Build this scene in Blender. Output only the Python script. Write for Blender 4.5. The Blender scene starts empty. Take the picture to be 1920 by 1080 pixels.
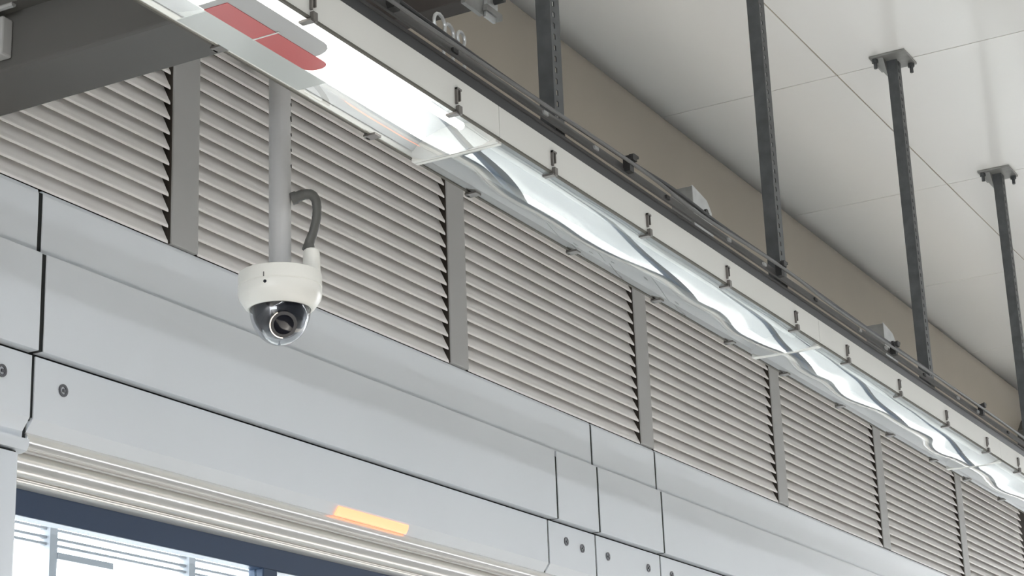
import bpy, math, random
from mathutils import Matrix, Vector

random.seed(7)
scene = bpy.context.scene
COL = scene.collection

# ------------------------------------------------------------------ camera
# world: X runs along the platform wall away from the viewer, Y points into the wall, Z is up (metres)
yaw, pitch, roll = 0.494582, 0.309454, 0.038834
f = Vector((math.cos(pitch) * math.cos(yaw), math.cos(pitch) * math.sin(yaw), math.sin(pitch)))
r = f.cross(Vector((0, 0, 1))).normalized()
d = -(r.cross(f))
r2 = r * math.cos(roll) + d * math.sin(roll)
d2 = -r * math.sin(roll) + d * math.cos(roll)
cam_data = bpy.data.cameras.new('camera')
cam = bpy.data.objects.new('camera', cam_data)
COL.objects.link(cam)
m = Matrix.Identity(4)
for i in range(3):
    m[i][0], m[i][1], m[i][2] = r2[i], -d2[i], -f[i]
m.translation = Vector((0, 0, 1.6))
cam.matrix_world = m
cam_data.sensor_width = 36.0
cam_data.lens = 36.0 * 3664.6 / 1920.0
cam_data.clip_start = 0.05
cam_data.clip_end = 300
scene.camera = cam

# ------------------------------------------------------------------ world, sun, exposure
world = bpy.data.worlds.new('sky')
scene.world = world
world.use_nodes = True
bg = world.node_tree.nodes['Background']
bg.inputs['Color'].default_value = (0.93, 0.965, 1.0, 1)
bg.inputs['Strength'].default_value = 8.0

sun_data = bpy.data.lights.new('sun', 'SUN')
sun_data.energy = 30.0
sun_data.angle = math.radians(0.6)
sun_data.color = (1.0, 0.95, 0.88)
sun = bpy.data.objects.new('sun', sun_data)
COL.objects.link(sun)
sun.rotation_euler = Vector((0.25, 0.715, -1.0)).to_track_quat('-Z', 'Y').to_euler()
sun.location = (0, -6, 9)

scene.view_settings.view_transform = 'Standard'
scene.view_settings.look = 'None'
scene.view_settings.gamma = 1.0
scene.view_settings.use_curve_mapping = False
scene.view_settings.exposure = 0.5


# ------------------------------------------------------------------ materials
def mat(name, col, rough=0.5, metal=0.0, noise=0.0, nscale=6.0, bump=0.0, bscale=40.0, spec=0.5, coat=0.0):
    mt = bpy.data.materials.new(name)
    mt.use_nodes = True
    nt = mt.node_tree
    b = nt.nodes['Principled BSDF']
    b.inputs['Base Color'].default_value = (*col, 1)
    b.inputs['Roughness'].default_value = rough
    b.inputs['Metallic'].default_value = metal
    b.inputs['Specular IOR Level'].default_value = spec
    b.inputs['Coat Weight'].default_value = coat
    b.inputs['Coat Roughness'].default_value = 0.08
    tc = nt.nodes.new('ShaderNodeTexCoord')
    if noise:
        n = nt.nodes.new('ShaderNodeTexNoise')
        n.inputs['Scale'].default_value = nscale
        n.inputs['Detail'].default_value = 5
        rp = nt.nodes.new('ShaderNodeValToRGB')
        rp.color_ramp.elements[0].position = 0.3
        rp.color_ramp.elements[1].position = 0.7
        rp.color_ramp.elements[0].color = (*[c * (1 - noise) for c in col], 1)
        rp.color_ramp.elements[1].color = (*[min(1, c * (1 + noise)) for c in col], 1)
        nt.links.new(tc.outputs['Object'], n.inputs['Vector'])
        nt.links.new(n.outputs['Fac'], rp.inputs['Fac'])
        nt.links.new(rp.outputs['Color'], b.inputs['Base Color'])
    if bump:
        n2 = nt.nodes.new('ShaderNodeTexNoise')
        n2.inputs['Scale'].default_value = bscale
        n2.inputs['Detail'].default_value = 3
        bp = nt.nodes.new('ShaderNodeBump')
        bp.inputs['Strength'].default_value = bump
        bp.inputs['Distance'].default_value = 0.01
        nt.links.new(tc.outputs['Object'], n2.inputs['Vector'])
        nt.links.new(n2.outputs['Fac'], bp.inputs['Height'])
        nt.links.new(bp.outputs['Normal'], b.inputs['Normal'])
    return mt


def emit_mat(name, col, strength):
    mt = mat(name, col, 0.3)
    b = mt.node_tree.nodes['Principled BSDF']
    b.inputs['Emission Color'].default_value = (*col, 1)
    b.inputs['Emission Strength'].default_value = strength
    return mt


def clear_mat(name, tint, rough, ior_fac, bump=0.0, bscale=3.0):
    """thin clear sheet: transparent where seen straight on, mirror-like towards grazing angles"""
    mt = bpy.data.materials.new(name)
    mt.use_nodes = True
    nt = mt.node_tree
    nt.nodes.clear()
    out = nt.nodes.new('ShaderNodeOutputMaterial')
    mix = nt.nodes.new('ShaderNodeMixShader')
    tr = nt.nodes.new('ShaderNodeBsdfTransparent')
    tr.inputs['Color'].default_value = (*tint, 1)
    gl = nt.nodes.new('ShaderNodeBsdfGlossy')
    gl.inputs['Roughness'].default_value = rough
    fr = nt.nodes.new('ShaderNodeLayerWeight')
    fr.inputs['Blend'].default_value = 0.5
    pw = nt.nodes.new('ShaderNodeMath')
    pw.operation = 'POWER'
    pw.inputs[1].default_value = 4.0
    rg = nt.nodes.new('ShaderNodeMapRange')
    rg.inputs['To Min'].default_value = ior_fac
    rg.inputs['To Max'].default_value = 1.0
    nt.links.new(fr.outputs['Facing'], pw.inputs[0])
    nt.links.new(pw.outputs[0], rg.inputs['Value'])
    nt.links.new(rg.outputs[0], mix.inputs['Fac'])
    nt.links.new(tr.outputs['BSDF'], mix.inputs[1])
    nt.links.new(gl.outputs['BSDF'], mix.inputs[2])
    nt.links.new(mix.outputs['Shader'], out.inputs['Surface'])
    if bump:
        tc = nt.nodes.new('ShaderNodeTexCoord')
        n2 = nt.nodes.new('ShaderNodeTexNoise')
        n2.inputs['Scale'].default_value = bscale
        n2.inputs['Detail'].default_value = 1.0
        bp = nt.nodes.new('ShaderNodeBump')
        bp.inputs['Strength'].default_value = bump
        bp.inputs['Distance'].default_value = 0.02
        nt.links.new(tc.outputs['Object'], n2.inputs['Vector'])
        nt.links.new(n2.outputs['Fac'], bp.inputs['Height'])
        nt.links.new(bp.outputs['Normal'], gl.inputs['Normal'])
        nt.links.new(bp.outputs['Normal'], fr.inputs['Normal'])
    return mt


M = {
    'floor': mat('floor_terrazzo', (0.22, 0.215, 0.205), 0.35, noise=0.08, nscale=30),
    'ceiling': mat('ceiling_white', (0.80, 0.80, 0.79), 0.16, noise=0.015, nscale=1.2),
    'canopy': mat('canopy_grey', (0.08, 0.08, 0.085), 0.6),
    'joint': mat('joint_brown', (0.30, 0.26, 0.20), 0.8),
    'gap': mat('gap_black', (0.012, 0.014, 0.014), 0.9),
    'panel': mat('panel_pale_grey', (0.65, 0.685, 0.725), 0.32, noise=0.02, nscale=2.5),
    'upper': mat('upper_wall_beige', (0.42, 0.375, 0.31), 0.6, noise=0.03, nscale=3),
    'slat': mat('slat_grey', (0.82, 0.80, 0.785), 0.4, noise=0.03, nscale=8),
    'post': mat('post_grey', (0.36, 0.36, 0.355), 0.45, noise=0.03, nscale=5),
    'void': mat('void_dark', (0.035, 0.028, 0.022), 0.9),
    'trim': mat('trim_bright_metal', (0.80, 0.785, 0.76), 0.2, metal=0.65),
    'navy': mat('navy_frame', (0.022, 0.042, 0.085), 0.4, spec=0.3),
    'glass': clear_mat('door_glass', (0.93, 0.97, 0.98), 0.0, 0.04),
    'jamb': mat('jamb_white', (0.65, 0.69, 0.74), 0.3),
    'beam': mat('beam_dark_grey', (0.10, 0.098, 0.092), 0.55, noise=0.06, nscale=4),
    'lampwhite': mat('luminaire_white', (0.64, 0.64, 0.61), 0.35, noise=0.02, nscale=4),
    'gasket': mat('gasket_dark', (0.10, 0.095, 0.08), 0.7),
    'reflector': mat('reflector_aluminium', (0.52, 0.54, 0.55), 0.25, metal=0.0, coat=0.5),
    'cover': clear_mat('luminaire_cover', (0.90, 0.92, 0.92), 0.02, 0.30, bump=0.2, bscale=2.2),
    'tube': mat('tube_white', (0.86, 0.87, 0.86), 0.25),
    'tubelit': emit_mat('tube_lit', (1.0, 0.97, 0.93), 4.0),
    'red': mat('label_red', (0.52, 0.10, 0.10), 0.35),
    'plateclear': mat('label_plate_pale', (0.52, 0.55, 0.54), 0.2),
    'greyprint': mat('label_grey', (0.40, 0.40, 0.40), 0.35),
    'clip': mat('clip_steel', (0.16, 0.15, 0.14), 0.35, metal=0.6),
    'steel': mat('channel_dark_steel', (0.034, 0.034, 0.036), 0.45, metal=0.2, noise=0.15, nscale=6),
    'lip': mat('channel_lip_steel', (0.11, 0.108, 0.108), 0.4, metal=0.4, noise=0.15, nscale=10),
    'strut': mat('strut_grey_steel', (0.075, 0.08, 0.083), 0.45, metal=0.35, noise=0.2, nscale=25),
    'plate': mat('plate_zinc', (0.27, 0.27, 0.26), 0.4, metal=0.4, noise=0.15, nscale=20),
    'zinc': mat('bracket_zinc', (0.50, 0.51, 0.51), 0.35, metal=0.5, noise=0.1, nscale=30),
    'cable': mat('cable_black', (0.018, 0.018, 0.018), 0.5),
    'cablegrey': mat('cable_grey', (0.12, 0.12, 0.12), 0.5),
    'rust': mat('bracket_brown', (0.055, 0.045, 0.04), 0.6, noise=0.2, nscale=10),
    'cam': mat('camera_white', (0.74, 0.735, 0.69), 0.32),
    'camtop': mat('camera_top_grey', (0.45, 0.45, 0.44), 0.5),
    'bubble': clear_mat('bubble_clear', (0.88, 0.90, 0.93), 0.0, 0.10),
    'camblack': mat('camera_black', (0.010, 0.011, 0.016), 0.3, spec=0.3),
    'lens': mat('lens_glass', (0.006, 0.006, 0.01), 0.08, spec=0.25),
    'chrome': mat('ring_chrome', (0.75, 0.68, 0.6), 0.15, metal=1.0),
    'conduit': mat('conduit_grey', (0.085, 0.085, 0.08), 0.5),
    'pole': mat('pole_grey', (0.42, 0.42, 0.42), 0.35, noise=0.04, nscale=5),
    'orange': emit_mat('indicator_orange', (1.0, 0.33, 0.17), 1.15),
    'rail': mat('rail_grey', (0.20, 0.21, 0.23), 0.5),
    'gravel': mat('track_bed', (0.42, 0.40, 0.38), 0.9, noise=0.2, nscale=20),
    'lock': mat('lock_steel', (0.10, 0.10, 0.11), 0.3, metal=0.5),
}

# ------------------------------------------------------------------ mesh helpers
WL = {}


def link(o, parent=None, at=None):
    COL.objects.link(o)
    loc = Vector(at) if at is not None else Vector((0, 0, 0))
    WL[o.name] = loc
    if parent is not None:
        o.parent = parent
        o.location = loc - WL[parent.name]
    else:
        o.location = loc
    return o


def tag(o, label=None, cat=None, group=None, kind=None):
    if label:
        o['label'] = label
    if cat:
        o['category'] = cat
    if group:
        o['group'] = group
    if kind:
        o['kind'] = kind
    return o


def empty(name, at, label=None, cat=None, group=None, kind=None):
    o = bpy.data.objects.new(name, None)
    o.empty_display_size = 0.05
    link(o, None, at)
    return tag(o, label, cat, group, kind)


class MB:
    """collects shapes given in world coordinates, then links them as one mesh object"""

    def __init__(self):
        self.v, self.f = [], []

    def add(self, vs, fs):
        n = len(self.v)
        self.v += [tuple(p) for p in vs]
        self.f += [tuple(i + n for i in q) for q in fs]
        return self

    def box(self, x0, x1, y0, y1, z0, z1):
        vs = [(x, y, z) for x in (x0, x1) for y in (y0, y1) for z in (z0, z1)]
        return self.add(vs, [(0, 1, 3, 2), (4, 6, 7, 5), (0, 4, 5, 1), (2, 3, 7, 6), (0, 2, 6, 4), (1, 5, 7, 3)])

    def prism_x(self, prof, x0, x1, closed=True):
        """extrude a (y, z) outline along X"""
        n = len(prof)
        vs = [(x0, y, z) for y, z in prof] + [(x1, y, z) for y, z in prof]
        fs = [(i, (i + 1) % n, n + (i + 1) % n, n + i) for i in range(n if closed else n - 1)]
        if closed:
            fs += [tuple(range(n - 1, -1, -1)), tuple(range(n, 2 * n))]
        return self.add(vs, fs)

    def strip_x(self, prof, x0, x1, t):
        """sheet of thickness t following an open (y, z) line, extruded along X"""
        n = len(prof)
        off = []
        for i in range(n):
            a = Vector(prof[max(0, i - 1)])
            b = Vector(prof[min(n - 1, i + 1)])
            tv = (b - a).normalized()
            nv = Vector((-tv.y, tv.x))
            off.append((prof[i][0] + nv.x * t, prof[i][1] + nv.y * t))
        return self.prism_x(list(prof) + off[::-1], x0, x1)

    def prism_y(self, prof, y0, y1):
        n = len(prof)
        vs = [(x, y0, z) for x, z in prof] + [(x, y1, z) for x, z in prof]
        fs = [(i, (i + 1) % n, n + (i + 1) % n, n + i) for i in range(n)]
        fs += [tuple(range(n - 1, -1, -1)), tuple(range(n, 2 * n))]
        return self.add(vs, fs)

    def lathe(self, prof, cx, cy, seg=48):
        """spin a (radius, z) outline about a vertical axis"""
        n = len(prof)
        vs, fs = [], []
        for k in range(seg):
            a = 2 * math.pi * k / seg
            vs += [(cx + rr * math.cos(a), cy + rr * math.sin(a), z) for rr, z in prof]
        for k in range(seg):
            k2 = (k + 1) % seg
            for i in range(n - 1):
                fs.append((k * n + i, k2 * n + i, k2 * n + i + 1, k * n + i + 1))
        return self.add(vs, fs)

    def tube(self, pts, rad, seg=10):
        pts = [Vector(p) for p in pts]
        n = len(pts)
        rads = rad if isinstance(rad, (list, tuple)) else [rad] * n
        vs, fs = [], []
        prev = None
        for i, p in enumerate(pts):
            tv = (pts[min(n - 1, i + 1)] - pts[max(0, i - 1)]).normalized()
            if prev is None:
                ref = Vector((0, 0, 1)) if abs(tv.z) < 0.9 else Vector((1, 0, 0))
                u = tv.cross(ref).normalized()
            else:
                u = (prev - tv * prev.dot(tv)).normalized()
            prev = u
            w = tv.cross(u)
            for k in range(seg):
                a = 2 * math.pi * k / seg
                vs.append(p + (u * math.cos(a) + w * math.sin(a)) * rads[i])
        for i in range(n - 1):
            for k in range(seg):
                k2 = (k + 1) % seg
                fs.append((i * seg + k, i * seg + k2, (i + 1) * seg + k2, (i + 1) * seg + k))
        fs.append(tuple(range(seg - 1, -1, -1)))
        fs.append(tuple((n - 1) * seg + k for k in range(seg)))
        return self.add(vs, fs)

    def build(self, name, material, parent=None, smooth=False, bevel=0.0, at=None):
        xs = [Vector(p) for p in self.v]
        lo = Vector([min(p[i] for p in xs) for i in range(3)])
        hi = Vector([max(p[i] for p in xs) for i in range(3)])
        c = Vector(at) if at is not None else (lo + hi) / 2
        me = bpy.data.meshes.new(name)
        me.from_pydata([tuple(p - c) for p in xs], [], self.f)
        me.update()
        import bmesh
        bm = bmesh.new()
        bm.from_mesh(me)
        bmesh.ops.recalc_face_normals(bm, faces=bm.faces)
        bm.to_mesh(me)
        bm.free()
        me.materials.append(material)
        if smooth:
            me.polygons.foreach_set('use_smooth', [True] * len(me.polygons))
            try:
                me.set_sharp_from_angle(angle=math.radians(38))
            except Exception:
                pass
        o = bpy.data.objects.new(name, me)
        link(o, parent, c)
        if bevel:
            b = o.modifiers.new('bevel', 'BEVEL')
            b.width = bevel
            b.segments = 2
            b.limit_method = 'ANGLE'
        return o


def copy_of(o, parent, at):
    c = o.copy()
    COL.objects.link(c)
    c.parent = parent
    WL[c.name] = Vector(at)
    c.location = Vector(at) - WL[parent.name]
    return c


# ------------------------------------------------------------------ the setting
XA, XB = -4.0, 16.0          # extent along the platform
WY = 2.5                     # wall plane
CZ = 4.21                    # ceiling height
GAP0, GAP1 = -4.0, -2.75     # sky opening towards the added far roof, placed to shape the daylight

tag(MB().box(-30, 50, -12, 2.62, -0.12, 0).build('floor', M['floor']), 'pale terrazzo platform floor', kind='structure')

# ceiling: a backing slab in joint colour with white panels hung just below it
ceiling = tag(MB().box(-30, 50, GAP1, 2.75, CZ + 0.004, CZ + 0.10).build('ceiling', M['joint']), kind='structure')
xj = [5.793 + 1.23 * k for k in range(-8, 15)]
for i in range(len(xj) - 1):
    for (ya, yb) in ((GAP1, 0.0), (0.0, 1.867), (1.867, 2.66)):
        MB().box(xj[i] + 0.0022, xj[i + 1] - 0.0022, ya + 0.0022, yb - 0.0022, CZ, CZ + 0.012).build('ceiling_panel', M['ceiling'], ceiling, bevel=0.0012)
# unseen roof and wall, added to limit daylight to one strip of sky
tag(MB().box(-30, 50, -12.0, GAP0, CZ, CZ + 0.2).build('ceiling_far', M['canopy']), kind='structure')
tag(MB().box(-30, 50, -12.5, -12.0, -0.1, CZ + 0.2).build('wall_far', M['canopy']), kind='structure')
# unseen roof over the track, added to cut daylight through the door glass
tag(MB().box(-30, 50, 2.76, 5.6, 4.55, 4.7).build('ceiling_track', M['canopy']), kind='structure')

# upper wall: a smooth beige bulkhead whose top rolls back from the ceiling
prof = [(2.64, 3.57), (2.44, 3.57), (2.44, 4.095)]
for k in range(1, 9):
    a = math.pi / 2 * k / 8
    prof.append((2.44 + 0.10 * (1 - math.cos(a)), 4.095 + 0.108 * math.sin(a)))
prof += [(2.64, 4.203)]
wall_up = tag(MB().prism_x(prof, XA, 12.0).build('wall_left', M['upper'], smooth=True), 'beige upper wall above the louvres', kind='structure')
wall = empty('wall_lower', (4.0, 2.52, 2.5), 'pale grey cladding panels below the louvres', kind='structure')
# wall core behind louvres and cladding
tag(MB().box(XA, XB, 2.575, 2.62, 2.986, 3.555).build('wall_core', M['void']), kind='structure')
MB().box(XA, XB, 2.5125, 2.62, 2.52, 2.976).build('backing', M['gap'], wall)

# cladding: three rows of pale panels with open black joints
joints = [XA, -1.9, 2.713, 5.094, 5.544, 10.30, XB]
G = 0.0065
rowA = [(2.512, 2.8475), (2.500, 2.8475), (2.500, 2.972), (2.503, 2.981), (2.512, 2.983)]
rowB = [(2.512, 2.651), (2.485, 2.651), (2.485, 2.8470), (2.512, 2.8470)]
rowC = [(2.512, 2.480), (2.503, 2.484), (2.503, 2.645), (2.512, 2.645)]
for i in range(len(joints) - 1):
    a, b = joints[i] + G, joints[i + 1] - G
    MB().prism_x(rowA, a, b).build('ledge_panel', M['panel'], wall, bevel=0.001)
    if abs(joints[i + 1] - 5.094) < 1e-6:
        MB().prism_x(rowB, a, 4.824).build('fascia_panel', M['panel'], wall, bevel=0.001)
        MB().prism_x(rowB, 4.836, b).build('fascia_panel', M['panel'], wall, bevel=0.001)
    else:
        MB().prism_x(rowB, a, b).build('fascia_panel', M['panel'], wall, bevel=0.001)
for x in joints[1:-1]:
    # black gaskets set just behind the panel faces
    g_ = MB().box(x - 0.0062, x + 0.0062, 2.5025, 2.5123, 2.849, 2.976)
    g_.box(x - 0.0062, x + 0.0062, 2.4875, 2.5123, 2.652, 2.846)
    g_.build('gasket', M['gap'], wall)
MB().box(4.8245, 4.8355, 2.4875, 2.5123, 2.652, 2.830).build('gasket', M['gap'], wall)
header_panels = []
HC = [(2.521, 2.484), (2.520, 2.499), (2.503, 2.5235), (2.503, 2.6445), (2.512, 2.6445)]
hj = [XA, -1.9, 2.713, 4.798, 5.094, 5.544, 10.30, XB]
for i in range(len(hj) - 1):
    a, b = hj[i] + 0.005, hj[i + 1] - 0.005
    header_panels.append(MB().prism_x(HC, a, b).build('header_panel', M['panel'], wall, bevel=0.0008))


for x in hj[1:-1]:
    MB().box(x - 0.0047, x + 0.0047, 2.506, 2.5123, 2.525, 2.6445).box(x - 0.0047, x + 0.0047, 2.5215, 2.53, 2.486, 2.5245).build('gasket', M['gap'], wall)
MB().box(XA, 2.684, 2.512, 2.56, 2.4495, 2.4555).build('gasket', M['gap'], wall)


def lock(x, z, panel, rad=0.0125):
    # dark ring with a pale barrel and a keyway, set into the header panel
    vs, fs = [], []
    seg = 20
    for k in range(seg):
        a = 2 * math.pi * k / seg
        c, s = math.cos(a), math.sin(a)
        for rr, yy in ((rad, 2.5028), (rad, 2.5005), (rad * 0.62, 2.5005), (rad * 0.62, 2.5028)):
            vs.append((x + rr * c, yy, z + rr * s))
    for k in range(seg):
        k2 = (k + 1) % seg
        for i in range(4):
            j = (i + 1) % 4
            fs.append((k * 4 + i, k2 * 4 + i, k2 * 4 + j, k * 4 + j))
    mb = MB().add(vs, fs)
    mb.box(x - rad * 0.18, x + rad * 0.45, 2.4995, 2.5028, z - rad * 0.22, z + rad * 0.22)
    mb.build('lock', M['lock'], panel)


for lx, lz, pi in ((2.628, 2.597, 1), (2.797, 2.594, 2), (4.905, 2.599, 3), (5.005, 2.593, 3), (5.171, 2.592, 4), (5.452, 2.594, 4), (5.625, 2.594, 5)):
    lock(lx, lz, header_panels[pi])

# ------------------------------------------------------------------ louvre bays and posts
PITCH = 1.1665
POST0 = 3.112
PW = 0.092
SP = 0.0355
NS = 16
Z0 = 2.9815
names = ['grey slatted louvre panel farthest left, its top cut off by the dark beam',
         'grey slatted louvre panel directly behind the dome camera and its pole',
         'grey slatted louvre panel to the right of the camera, second post to third post',
         'grey slatted louvre panel between the third and fourth grey posts',
         'grey slatted louvre panel between the fourth and fifth grey posts',
         'narrow-looking grey louvre panel between the fifth and sixth grey posts',
         'grey louvre panel at the far right edge beyond the sixth post']
sprof = [(2.4985, 0.0), (2.4985, 0.0050), (2.5000, 0.0085), (2.5040, 0.0160), (2.5180, 0.0470), (2.5200, 0.0470), (2.5070, 0.0155), (2.5025, 0.0060), (2.5010, 0.0010), (2.5000, 0.0)]
slat0 = None
for k in range(7):
    xa = POST0 + PITCH * (k - 1) + PW + 0.001
    xb = POST0 + PITCH * k - 0.010
    cx = (xa + xb) / 2
    root = empty('louvre_panel', (cx, 2.53, Z0), names[k], 'louvre', 'louvre panels along the wall')
    for j in range(NS):
        if slat0 is None:
            mb = MB().prism_x([(y, z + Z0) for y, z in sprof], xa, xb)
            slat0 = mb.build('slat', M['slat'], root, at=(cx, 2.53, Z0))
        else:
            copy_of(slat0, root, (cx, 2.53, Z0 + SP * j))
pn = ['first grey upright post from the left, left of the camera pole',
      'second grey upright post, right of the dome camera between louvres',
      'third grey upright post from the left between louvre panels',
      'fourth grey upright post from the left between louvre panels',
      'fifth grey upright post from the left between louvre panels',
      'sixth grey upright post, farthest right between louvre panels']
for k in range(6):
    x = POST0 + PITCH * k
    mb = MB().prism_x([(2.496, 2.984), (2.496, 3.562), (2.570, 3.562), (2.570, 2.984)], x, x + PW)
    o = mb.build('mullion_post', M['post'], bevel=0.003, at=(x + PW / 2, 2.53, 2.984))
    tag(o, pn[k], 'post', 'posts between the louvres')
    MB().box(x - 0.0035, x - 0.0002, 2.500, 2.570, 2.984, 3.562).build('edge_gasket', M['void'], o)

# ------------------------------------------------------------------ door head, frame and glass below the header
trim = tag(MB().strip_x([(2.5195, 2.4985), (2.5125, 2.490), (2.5095, 2.474), (2.513, 2.467), (2.530, 2.466), (2.548, 2.472)], 2.716, XB, 0.003).build('trim_1', M['trim'], smooth=True), kind='structure')
prof = [(2.552, 2.478)]
for k in range(0, 11):
    a = math.pi * k / 10
    prof.append((2.556 - 0.016 * math.sin(a), 2.446 + 0.026 * math.cos(a)))
prof += [(2.552, 2.418), (2.553, 2.416)]
for k in range(0, 7):
    a = math.pi / 2 * k / 6
    prof.append((2.552 + 0.026 * (1 - math.cos(a)), 2.416 - 0.012 * math.sin(a)))
tag(MB().strip_x(prof, 2.700, XB, 0.004).build('trim_2', M['trim'], smooth=True), kind='structure')

door = empty('door_1', (4.0, 2.585, 0.0), kind='structure')
MB().box(2.690, XB, 2.572, 2.610, 2.354, 2.412).build('head_rail', M['navy'], door, bevel=0.003)
for (xa, xb) in ((3.545, 3.60), (4.75, 4.85), (6.0, 6.1), (7.2, 7.3), (8.4, 8.5), (9.6, 9.7)):
    MB().box(xa, xb, 2.570, 2.612, 0.0, 2.356).build('mullion', M['navy'], door, bevel=0.003)
MB().box(3.60, 3.66, 2.572, 2.61, 2.0, 2.343).build('lower_rail', M['navy'], door)
px = [2.70, 3.545, 4.75, 6.0, 7.2, 8.4, 9.6, XB]
for i in range(len(px) - 1):
    MB().box(px[i], px[i + 1], 2.588, 2.594, 0.0, 2.356).build('glass_pane', M['glass'], door)
# left jamb, a pale column under the left header panel
jb = MB()
jprof = [(2.40, 2.62), (2.40, 2.500), (2.672, 2.500), (2.683, 2.506), (2.687, 2.518), (2.687, 2.62)]
n = len(jprof)
jb.add([(x, y, 0.0) for x, y in jprof] + [(x, y, 2.449) for x, y in jprof],
       [(i, (i + 1) % n, n + (i + 1) % n, n + i) for i in range(n)] + [tuple(range(n)), tuple(range(n, 2 * n))])
jb.build('jamb', M['jamb'], door, smooth=True)
MB().box(XA, 2.40, 2.52, 2.62, 0.0, 2.48).build('door_leaf', M['jamb'], door)
# rounded bottom return of the left header panel
MB().prism_x([(2.503, 2.481), (2.503, 2.470), (2.508, 2.460), (2.520, 2.456), (2.56, 2.456), (2.56, 2.481)], XA, 2.7095).build('header_return', M['panel'], wall, smooth=True)

tag(MB().prism_x([(2.519, 2.499), (2.512, 2.4975), (2.505, 2.509), (2.503, 2.5185), (2.5055, 2.521)], 3.75, 4.06).build('indicator_light', M['orange'], smooth=True, bevel=0.003),
    'glowing orange strip light on the header above the door', 'light')

# ------------------------------------------------------------------ trackside seen through the glass
tag(MB().box(-8, 40, 2.62, 14, -1.3, -1.2).build('track_bed', M['gravel']), kind='structure')
scr = empty('trackside_screen', (8, 6.0, -1.2), 'pale trackside screen of thin horizontal rails seen through the door glass', 'screen')
for z in (3.42, 3.375, 3.325, 3.285, 3.255):
    MB().box(4.5, 14, 5.99, 6.01, z - 0.006, z + 0.006).build('rail', M['rail'], scr)
for x in (6.62, 7.62, 9.4):
    MB().box(x, x + 0.05, 5.97, 6.03, -1.2, 3.45).build('screen_post', M['rail'], scr)
MB().box(6.672, 7.05, 5.965, 6.035, 3.19, 3.22).build('screen_header', M['rail'], scr)

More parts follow.
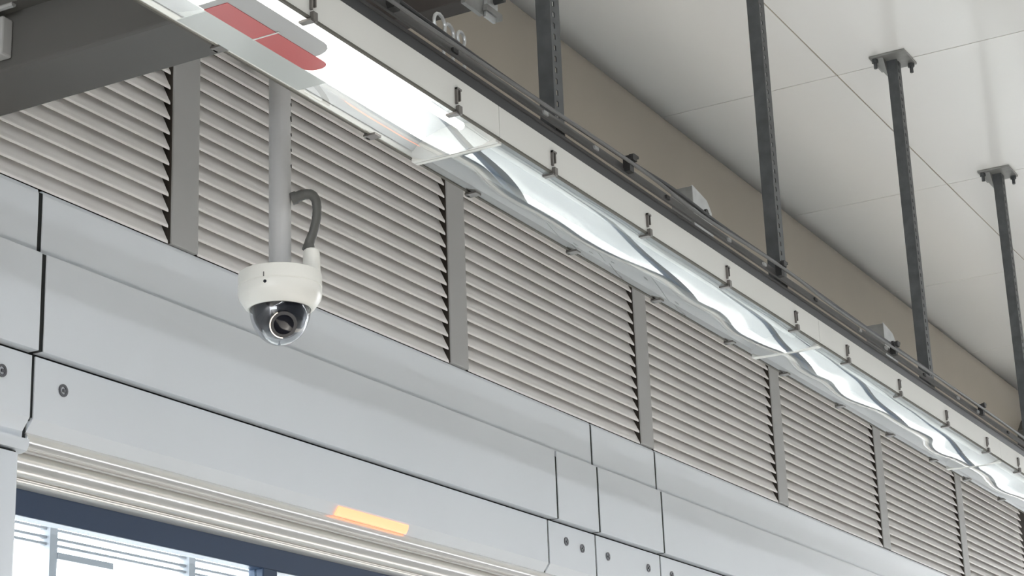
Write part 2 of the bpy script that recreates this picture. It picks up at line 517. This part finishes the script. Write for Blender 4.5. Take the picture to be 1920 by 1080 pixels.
# ------------------------------------------------------------------ row of luminaires
YA, YB = 1.645, 1.838
LZ = 3.0
clip_top = [1.97, 2.40, 2.866, 3.241, 3.685, 4.127, 4.574, 4.961, 5.408, 5.870, 6.320, 6.705, 7.15, 7.60]
lum_x = [(1.310, 3.024), (3.026, 4.748), (4.750, 6.486), (6.488, 8.20)]
lum_label = ['white luminaire nearest the camera, bright cover with a red label inside',
             'second white luminaire of the overhead row, to the right of the dome camera',
             'third white luminaire of the overhead row, right of the middle',
             'fourth white luminaire, farthest right of the overhead row']
for i, (xa, xb) in enumerate(lum_x):
    cx = (xa + xb) / 2
    root = empty('ceiling_luminaire', (cx, (YA + YB) / 2, LZ), lum_label[i], 'light', 'luminaires in the overhead row')
    # folded white body, open below
    body = [(YA, LZ), (YA, LZ + 0.066), (YB, LZ + 0.066), (YB, LZ), (YB - 0.003, LZ), (YB - 0.003, LZ + 0.063), (YA + 0.003, LZ + 0.063), (YA + 0.003, LZ)]
    MB().prism_x(body, xa, xb).build('body', M['lampwhite'], root)
    for xe in (xa, xb - 0.004):
        MB().box(xe - (0 if xe == xa else 0.006), xe + (0.010 if xe == xa else 0.004), YA + 0.003, YB - 0.003, LZ - 0.010, LZ + 0.063).build('end_plate', M['lampwhite'], root)
    # gutter-shaped reflector
    rp = []
    for k in range(0, 17):
        u = k / 16.0
        y = YA + 0.006 + (YB - YA - 0.012) * u
        rp.append((y, LZ + 0.012 + 0.034 * math.sin(math.pi * u) ** 0.7))
    MB().strip_x(rp, xa + 0.006, xb - 0.006, 0.0015).build('reflector', M['reflector'], root, smooth=True)
    for yt in (1.70, 1.785):
        MB().tube([(xa + 0.05, yt, LZ + 0.020), (xb - 0.05, yt, LZ + 0.020)], 0.008, 12).build('tube', M['tubelit'] if i == 0 else M['tube'], root, smooth=True)
    # clear cover, bulging slightly below the body and not quite flat along its length
    nx, ny = 60, 18
    vs, fs = [], []
    for a in range(nx + 1):
        x = xa + 0.010 + (xb - xa - 0.020) * a / nx
        for b in range(ny + 1):
            u = b / ny
            y = YA + 0.002 + (YB - YA - 0.004) * u
            e = math.sin(math.pi * u) ** 0.5
            wob = 0.0012 * math.sin(x * 6.3 + i * 1.7 + 2.0 * u) + 0.0006 * math.sin(x * 15.0 + i)
            vs.append((x, y, LZ - 0.002 - e * (0.010 + wob)))
    for a in range(nx):
        for b in range(ny):
            q = a * (ny + 1) + b
            fs.append((q, q + 1, q + ny + 2, q + ny + 1))
    MB().add(vs, fs).build('cover', M['cover'], root, smooth=True)
    gk = MB()
    gk.box(xa, xb, YA - 0.0015, YA + 0.004, LZ - 0.004, LZ)
    gk.build('gasket', M['gasket'], root)
    MB().box(xa, xb, YB - 0.004, YB + 0.0015, LZ - 0.004, LZ).build('gasket', M['gasket'], root)
    for xc in clip_top:
        if not (xa < xc < xb):
            continue
        mb = MB()
        mb.box(xc - 0.007, xc - 0.003, YA - 0.005, YA, LZ + 0.012, LZ + 0.044)
        mb.box(xc + 0.004, xc + 0.007, YA - 0.005, YA, LZ + 0.020, LZ + 0.044)
        mb.box(xc - 0.007, xc + 0.009, YA - 0.006, YA, LZ + 0.040, LZ + 0.044)
        mb.box(xc - 0.006, xc + 0.006, YA - 0.008, YA - 0.001, LZ - 0.008, LZ + 0.008)
        mb.box(xc - 0.012, xc + 0.001, YA - 0.006, YA + 0.018, LZ - 0.010, LZ - 0.006)
        mb.build('clip', M['clip'], root)
        mb = MB()
        mb.box(xc - 0.012, xc + 0.010, YB - 0.022, YB + 0.004, LZ - 0.010, LZ - 0.006)
        mb.box(xc - 0.006, xc + 0.006, YB, YB + 0.006, LZ - 0.010, LZ + 0.030)
        mb.build('clip', M['clip'], root)
    if i == 0:
        # red and grey stand-in for an unidentified shape in the cover, plus pale plate
        def capsule(x0, x1, y0, y1, z0, z1):
            cyy, rr = (y0 + y1) / 2, (y1 - y0) / 2
            ol = [(x0, y0), (x0, y1)] + [(x1 - rr * 0.8 + rr * 0.8 * math.sin(math.pi * q / 10), cyy + rr * math.cos(math.pi * q / 10)) for q in range(11)]
            n = len(ol)
            return MB().add([(x, y, z0) for x, y in ol] + [(x, y, z1) for x, y in ol],
                            [(q, (q + 1) % n, n + (q + 1) % n, n + q) for q in range(n)] + [tuple(range(n)), tuple(range(n, 2 * n))])
        caps = capsule(2.240, 2.500, 1.664, 1.752, LZ - 0.0155, LZ - 0.0145).build('label_strip', M['greyprint'], root)
        capsule(2.255, 2.545, 1.706, 1.752, LZ - 0.0165, LZ - 0.0156).build('red_band', M['red'], caps)
        MB().box(2.385, 2.389, 1.700, 1.754, LZ - 0.0170, LZ - 0.0166).build('joint_line', M['lampwhite'], caps)
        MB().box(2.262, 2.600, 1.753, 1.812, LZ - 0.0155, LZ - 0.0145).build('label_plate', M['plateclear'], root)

# ------------------------------------------------------------------ steel channel carrying the luminaires
ch = empty('steel_channel', (4.8, 1.70, 3.068), 'long dark steel channel running above the white luminaire row', 'channel')
MB().prism_x([(1.648, 3.067), (1.645, 3.092), (1.652, 3.092), (1.655, 3.072), (1.780, 3.072), (1.783, 3.092), (1.790, 3.092), (1.787, 3.067)], 1.0, 9.5).build('web', M['steel'], ch)
MB().prism_x([(1.641, 3.089), (1.641, 3.094), (1.700, 3.095), (1.700, 3.091)], 1.0, 9.5).build('lip', M['lip'], ch)
tr_ = empty('cable_rail', (4.8, 1.637, 3.0955), 'grey edge rail with cables tied to it, on top of the dark channel', 'rail')
MB().prism_x([(1.630, 3.0955), (1.638, 3.120), (1.646, 3.122), (1.646, 3.118), (1.641, 3.116), (1.636, 3.0955)], 1.0, 9.5).build('rail_strip', M['lip'], tr_)
for k in range(24):
    x = 1.9 + 0.31 * k + 0.05 * math.sin(k * 2.1)
    MB().box(x, x + 0.018, 1.6285, 1.6335, 3.102, 3.110).build('rivet', M['zinc'] if k % 3 else M['cable'], tr_)


def cable(name, pts, rad, material, label):
    # smooth the path with a Catmull-Rom pass
    P = [Vector(p) for p in pts]
    out = []
    for i in range(len(P) - 1):
        p0, p1, p2, p3 = P[max(0, i - 1)], P[i], P[i + 1], P[min(len(P) - 1, i + 2)]
        for s in range(6):
            t = s / 6
            out.append(0.5 * ((2 * p1) + (p2 - p0) * t + (2 * p0 - 5 * p1 + 4 * p2 - p3) * t * t + (3 * p1 - p0 - 3 * p2 + p3) * t ** 3))
    out.append(P[-1])
    o = MB().tube(out, rad, 8).build(name, material, smooth=True)
    return tag(o, label, 'cable', 'cables on the steel channel')


cable('cable', [(1.0, 1.627, 3.1310), (2.4, 1.627, 3.1270), (3.0, 1.627, 3.1190), (3.56, 1.627, 3.1260), (3.8, 1.627, 3.1330), (4.05, 1.627, 3.1260), (4.44, 1.627, 3.1280), (5.0, 1.627, 3.1240), (5.33, 1.627, 3.1260), (6.22, 1.627, 3.1240), (7.5, 1.627, 3.1260), (9.5, 1.627, 3.1260)], 0.0045, M['cable'],
      'thin black cable along the top of the dark steel channel')
cable('cable', [(1.0, 1.6170, 3.1070), (2.7, 1.6170, 3.1050), (3.56, 1.6170, 3.1170), (3.9, 1.6170, 3.1070), (4.44, 1.6170, 3.1190), (4.8, 1.6170, 3.1090), (5.33, 1.6170, 3.1110), (6.22, 1.6170, 3.1170), (7.5, 1.6170, 3.1090), (9.5, 1.6170, 3.1090)], 0.004, M['cablegrey'],
      'thin grey cable sagging between ties just below the black cable')
for xt, lb in ((2.62, 'black cable tie on the channel nearest the top edge'), (3.561, 'black cable tie on the channel above the second luminaire'), (4.437, 'black cable tie beside the foot of the second tall strut'),
               (5.33, 'black cable tie just left of the far zinc bracket'), (6.224, 'black cable tie at the far right of the channel')):
    mb = MB()
    mb.box(xt - 0.010, xt + 0.010, 1.618, 1.634, 3.098, 3.133)
    mb.box(xt - 0.004, xt + 0.016, 1.612, 1.622, 3.124, 3.137)
    mb.box(xt + 0.006, xt + 0.030, 1.614, 1.618, 3.135, 3.141)
    tag(mb.build('cable_tie', M['cable']), lb, 'cable tie', 'cable ties on the channel')

# zinc angle brackets standing on the channel
for xb_, lb in ((4.12, 'small perforated zinc angle bracket on the channel, left of the second strut'), (5.52, 'small zinc angle bracket on the channel, left of the third strut')):
    root = empty('angle_bracket', (xb_, 1.70, 3.0955), lb, 'bracket', 'zinc brackets on the channel')
    mb = MB()
    ol = [(xb_ - 0.060, 3.0955), (xb_ + 0.050, 3.0955), (xb_ + 0.050, 3.200), (xb_ + 0.025, 3.225), (xb_ - 0.060, 3.240)]
    mb.prism_y(ol, 1.690, 1.694)
    mb.build('plate', M['zinc'], root)
    MB().box(xb_ - 0.064, xb_ - 0.060, 1.690, 1.745, 3.0955, 3.236).build('flange', M['plate'], root)
    MB().tube([(xb_ + 0.008, 1.684, 3.190), (xb_ + 0.008, 1.691, 3.190)], 0.008, 12).build('bolt', M['cable'], root)
    MB().box(xb_ + 0.024, xb_ + 0.030, 1.688, 1.690, 3.175, 3.195).build('slot', M['cable'], root)

# metal hook rings near the top of the frame
root = empty('cable_hook', (2.93, 1.70, 3.0955), 'pale metal hook loops beside the channel under the brown bracket', 'hook')
for q, (x0, z0, rr) in enumerate(((2.905, 3.205, 0.020), (2.940, 3.200, 0.017), (2.985, 3.205, 0.014))):
    pts = []
    for k in range(11):
        a = math.pi * (-0.25 + 1.5 * k / 10)
        pts.append((x0 + rr * math.cos(a), 1.70, z0 + rr * math.sin(a)))
    pts = [(x0 + 0.010, 1.70, 3.0955)] + pts[::1]
    MB().tube(pts, 0.0035, 8).build('loop', M['zinc'], root, smooth=True)

# ------------------------------------------------------------------ slotted struts hanging from the ceiling
SX = [3.292, 4.529, 5.775, 7.015]
sl = ['first slotted grey strut hanging from the ceiling, left of the others',
      'second slotted grey strut, tall and in the middle of the ceiling area',
      'third grey strut with its ceiling plate in view, right of the tall middle one',
      'fourth grey strut with a ceiling plate, at the right edge of the picture']


def make_strut(x, label):
    root = empty('slotted_strut', (x, 1.667, 3.0955), label, 'strut', 'struts hanging from the ceiling')
    xa, xb, ya, yb = x - 0.020, x + 0.021, 1.650, 1.684
    z0, z1 = 3.0955, CZ - 0.0085
    MB().box(xa, xa + 0.0025, ya, yb, z0, z1).build('web', M['strut'], root)
    # slotted flange towards the platform: two rails joined by rungs, slots left open
    mb = MB()
    mb.box(xa + 0.0025, xa + 0.010, ya, ya + 0.0025, z0, z1)
    mb.box(xa + 0.019, xb, ya, ya + 0.0025, z0, z1)
    z = z0
    while z < z1 - 0.03:
        mb.box(xa + 0.010, xa + 0.019, ya, ya + 0.0025, z, z + 0.013)
        z += 0.025
    mb.build('slotted_flange', M['strut'], root)
    MB().box(xa + 0.0025, xb, yb - 0.0025, yb, z0, z1).build('rear_flange', M['strut'], root)
    # square ceiling plate with a welded collar and two anchor bolts
    MB().box(x - 0.070, x + 0.062, 1.667 - 0.060, 1.667 + 0.060, CZ - 0.008, CZ - 0.0005).build('ceiling_plate', M['plate'], root, bevel=0.001)
    vs = [(x - 0.055, 1.72, CZ - 0.008), (x + 0.055, 1.72, CZ - 0.008), (x - 0.022, 1.69, CZ - 0.055), (x + 0.022, 1.69, CZ - 0.055),
          (x - 0.055, 1.684, CZ - 0.008), (x + 0.055, 1.684, CZ - 0.008), (x - 0.022, 1.684, CZ - 0.055), (x + 0.022, 1.684, CZ - 0.055)]
    MB().add(vs, [(0, 1, 3, 2), (4, 6, 7, 5), (0, 2, 6, 4), (1, 5, 7, 3), (0, 4, 5, 1), (2, 3, 7, 6)]).build('gusset', M['plate'], root)
    for dx, dy in ((0.045, -0.045), (-0.052, 0.045)):
        mb = MB().tube([(x + dx, 1.667 + dy, CZ - 0.040), (x + dx, 1.667 + dy, CZ - 0.008)], 0.006, 8)
        mb.tube([(x + dx, 1.667 + dy, CZ - 0.020), (x + dx, 1.667 + dy, CZ - 0.008)], 0.011, 6)
        mb.build('anchor_bolt', M['strut'], root)
    return root


for x, l in zip(SX, sl):
    make_strut(x, l)

# ------------------------------------------------------------------ dark beams
bm_root = empty('steel_beam', (2.5, 2.1, 3.09), 'dark grey steel beam crossing above the louvres in the top left corner', 'beam')
MB().prism_y([(2.433, 3.094), (2.440, 3.090), (2.585, 3.090), (2.585, 3.30), (2.433, 3.30)], 1.86, 2.50).build('beam_box', M['beam'], bm_root, bevel=0.003)
MB().box(2.400, 2.62, 1.86, 2.50, 3.205, 3.215).build('top_flange', M['beam'], bm_root)
MB().box(2.405, 2.433, 2.325, 2.36, 3.112, 3.188).build('lug', M['post'], bm_root, bevel=0.004)
MB().tube([(2.405, 2.30, 3.203), (2.405, 2.38, 3.203)], 0.006, 8).build('pin', M['zinc'], bm_root)

br = empty('wall_bracket', (3.40, 2.5, 3.5), 'dark brown bracket arm with a zinc clamp, at the top edge behind the channel', 'bracket')
MB().box(3.36, 3.42, 1.905, 2.50, 3.497, 3.60).build('arm', M['rust'], br, bevel=0.003)
mb = MB().box(3.350, 3.43, 1.895, 1.905, 3.485, 3.62)
mb.box(3.43, 3.50, 1.885, 1.900, 3.497, 3.512)
mb.build('clamp', M['plate'], br)
MB().prism_x([(1.885, 3.60), (1.885, 3.52), (1.892, 3.485), (1.898, 3.485), (1.902, 3.60)], 3.435, 3.48).build('clamp_jaw', M['zinc'], br)
MB().tube([(3.465, 1.86, 3.530), (3.465, 1.90, 3.530)], 0.008, 8).build('clamp_bolt', M['cable'], br)

fb = empty('steel_beam', (10.3, 2.35, 3.70), 'dark steel beam end at the far right under the beige wall', 'beam')
MB().prism_y([(9.95, 3.72), (10.02, 3.90), (10.12, 3.975), (10.5, 3.975), (10.5, 3.72)], 2.20, 2.497).build('beam_box', M['beam'], fb, bevel=0.004)
MB().box(9.90, 10.5, 2.18, 2.497, 3.70, 3.72).build('bottom_flange', M['lip'], fb)

# ------------------------------------------------------------------ dome camera on its pole
CX, CY = 2.880, 2.050
pole = tag(MB().lathe([(0.0, 2.7705), (0.0212, 2.7705), (0.0212, CZ - 0.012), (0.0, CZ - 0.012)], CX, CY, 32).build('camera_pole', M['pole'], smooth=True, at=(CX, CY, 2.7705)),
           'round grey pole carrying the white dome camera', 'pole')
pdir = Vector((0.485, -0.874, 0)).normalized()
for k, zz in enumerate((2.985, 3.018, 3.050, 3.083, 3.113)):
    p = Vector((CX, CY, zz)) + pdir * 0.0185
    rr = 0.006 if k == 3 else 0.0035
    MB().tube([p, p + pdir * 0.004], rr, 8).build('screw', M['cable'], pole)  # small dark dots along the pole, spaced like the slats

dome = empty('dome_camera', (CX, CY, 2.785), 'white dome security camera hanging from the grey pole', 'camera')
H = MB().lathe([(0.0, 2.766), (0.0765, 2.766), (0.0785, 2.7645), (0.0790, 2.762), (0.0790, 2.7395), (0.0778, 2.7385), (0.0778, 2.7370), (0.0790, 2.7360), (0.0790, 2.724), (0.0770, 2.716),
                (0.0660, 2.700), (0.0610, 2.6955), (0.0580, 2.6955), (0.0575, 2.702), (0.0, 2.702)], CX, CY, 64).build('housing', M['cam'], dome, smooth=True)
fd = Vector((-0.80, -0.60, 0)).normalized()


def on_side(ang, z, rad):
    a = math.radians(ang)
    dv = Vector((fd.x * math.cos(a) - fd.y * math.sin(a), fd.x * math.sin(a) + fd.y * math.cos(a), 0))
    return Vector((CX, CY, z)) + dv * rad, dv


p, dv = on_side(-22, 2.729, 0.0780)
MB().tube([p, p + dv * 0.002], 0.0032, 10).build('sensor_hole', M['camblack'], H)
p, dv = on_side(-24, 2.743, 0.0785)
MB().tube([p - Vector((0, 0, 0.004)), p + Vector((0, 0, 0.005))], 0.0012, 6).build('index_mark', M['conduit'], H)
MB().lathe([(0.0, 2.7702), (0.064, 2.7702), (0.072, 2.7662), (0.0, 2.7662)], CX, CY, 48).build('mounting_plate', M['camtop'], dome, smooth=True)
# bubble
bp = []
R = 0.0572
for k in range(0, 19):
    a = math.pi / 2 * k / 18
    bp.append((R * math.cos(a), 2.697 - 0.070 * math.sin(a)))
MB().lathe(bp, CX, CY, 56).build('bubble', M['bubble'], dome, smooth=True)
# black inner shroud
sp = [(0.0555, 2.7005)]
for k in range(0, 13):
    a = math.pi / 2 * k / 12
    sp.append((0.0520 * math.cos(a) ** 0.9 if k < 12 else 0.0, 2.697 - 0.0555 * math.sin(a)))
sh = MB().lathe(sp, CX, CY, 48).build('shroud', M['camblack'], dome, smooth=True)
# lens barrel pointing out and down towards the platform
lv = Vector((-0.62, -0.60, -0.50)).normalized()
c0 = Vector((CX, CY, 2.680))
MB().tube([c0 + lv * 0.036, c0 + lv * 0.0520], [0.0265, 0.0250], 28).build('lens_barrel', M['camblack'], dome, smooth=True)
glint = []
u = lv.cross(Vector((0, 0, 1))).normalized()
w = lv.cross(u)
for k in range(25):
    a = math.radians(-60 + 150 * k / 24)
    glint.append(c0 + lv * 0.0515 + (u * math.cos(a) + w * math.sin(a)) * 0.0255)
MB().tube(glint, 0.0016, 6).build('lens_ring', M['chrome'], dome, smooth=True)  # crescent highlight on the lens, shaped as a chrome arc
lens = MB().tube([c0 + lv * 0.0515, c0 + lv * 0.0532, c0 + lv * 0.0540], [0.0200, 0.0160, 0.007], 24).build('lens', M['lens'], dome, smooth=True)

# gland and flexible conduit
back = Vector((0.857, 0.515, 0)).normalized()
g0 = Vector((CX, CY, 0)) + pdir * 0.058 + back * 0.03
MB().lathe([(0.0, 2.7665), (0.0175, 2.7665), (0.0165, 2.808), (0.0150, 2.822), (0.0120, 2.825), (0.0, 2.825)], g0.x, g0.y, 20).build('gland', M['cam'], dome, smooth=True)


def pp(off, z):
    w_ = max(0.0, min(1.0, (2.925 - z) / 0.10)) if off > 0.05 else 0.0
    q = Vector((CX, CY, 0)) + pdir * off + back * 0.03 * w_
    z = z + 0.012 * w_
    return (q.x, q.y, z)


cpts = [pp(0.052, 2.812), pp(0.054, 2.826), pp(0.062, 2.848), pp(0.068, 2.872), pp(0.070, 2.895), pp(0.068, 2.914), pp(0.060, 2.925), pp(0.046, 2.926), pp(0.034, 2.922), pp(0.0215, 2.9175)]
crad = [0.0125, 0.0098, 0.0090, 0.0088, 0.0088, 0.0090, 0.0098, 0.0100, 0.0105, 0.0115]
P = [Vector(p) for p in cpts]
fine, fr_ = [], []
for i in range(len(P) - 1):
    p0, p1, p2, p3 = P[max(0, i - 1)], P[i], P[i + 1], P[min(len(P) - 1, i + 2)]
    for s in range(5):
        t = s / 5
        fine.append(0.5 * ((2 * p1) + (p2 - p0) * t + (2 * p0 - 5 * p1 + 4 * p2 - p3) * t * t + (3 * p1 - p0 - 3 * p2 + p3) * t ** 3))
        fr_.append((crad[i] * (1 - t) + crad[i + 1] * t) * (1.0 + 0.045 * (s % 2)))
fine.append(P[-1])
fr_.append(crad[-1])
MB().tube(fine, fr_, 14).build('conduit', M['conduit'], dome, smooth=True)
MB().tube([Vector(pp(0.0215, 2.9175)), Vector(pp(0.032, 2.921))], 0.0125, 14).build('conduit_collar', M['conduit'], dome, smooth=True)
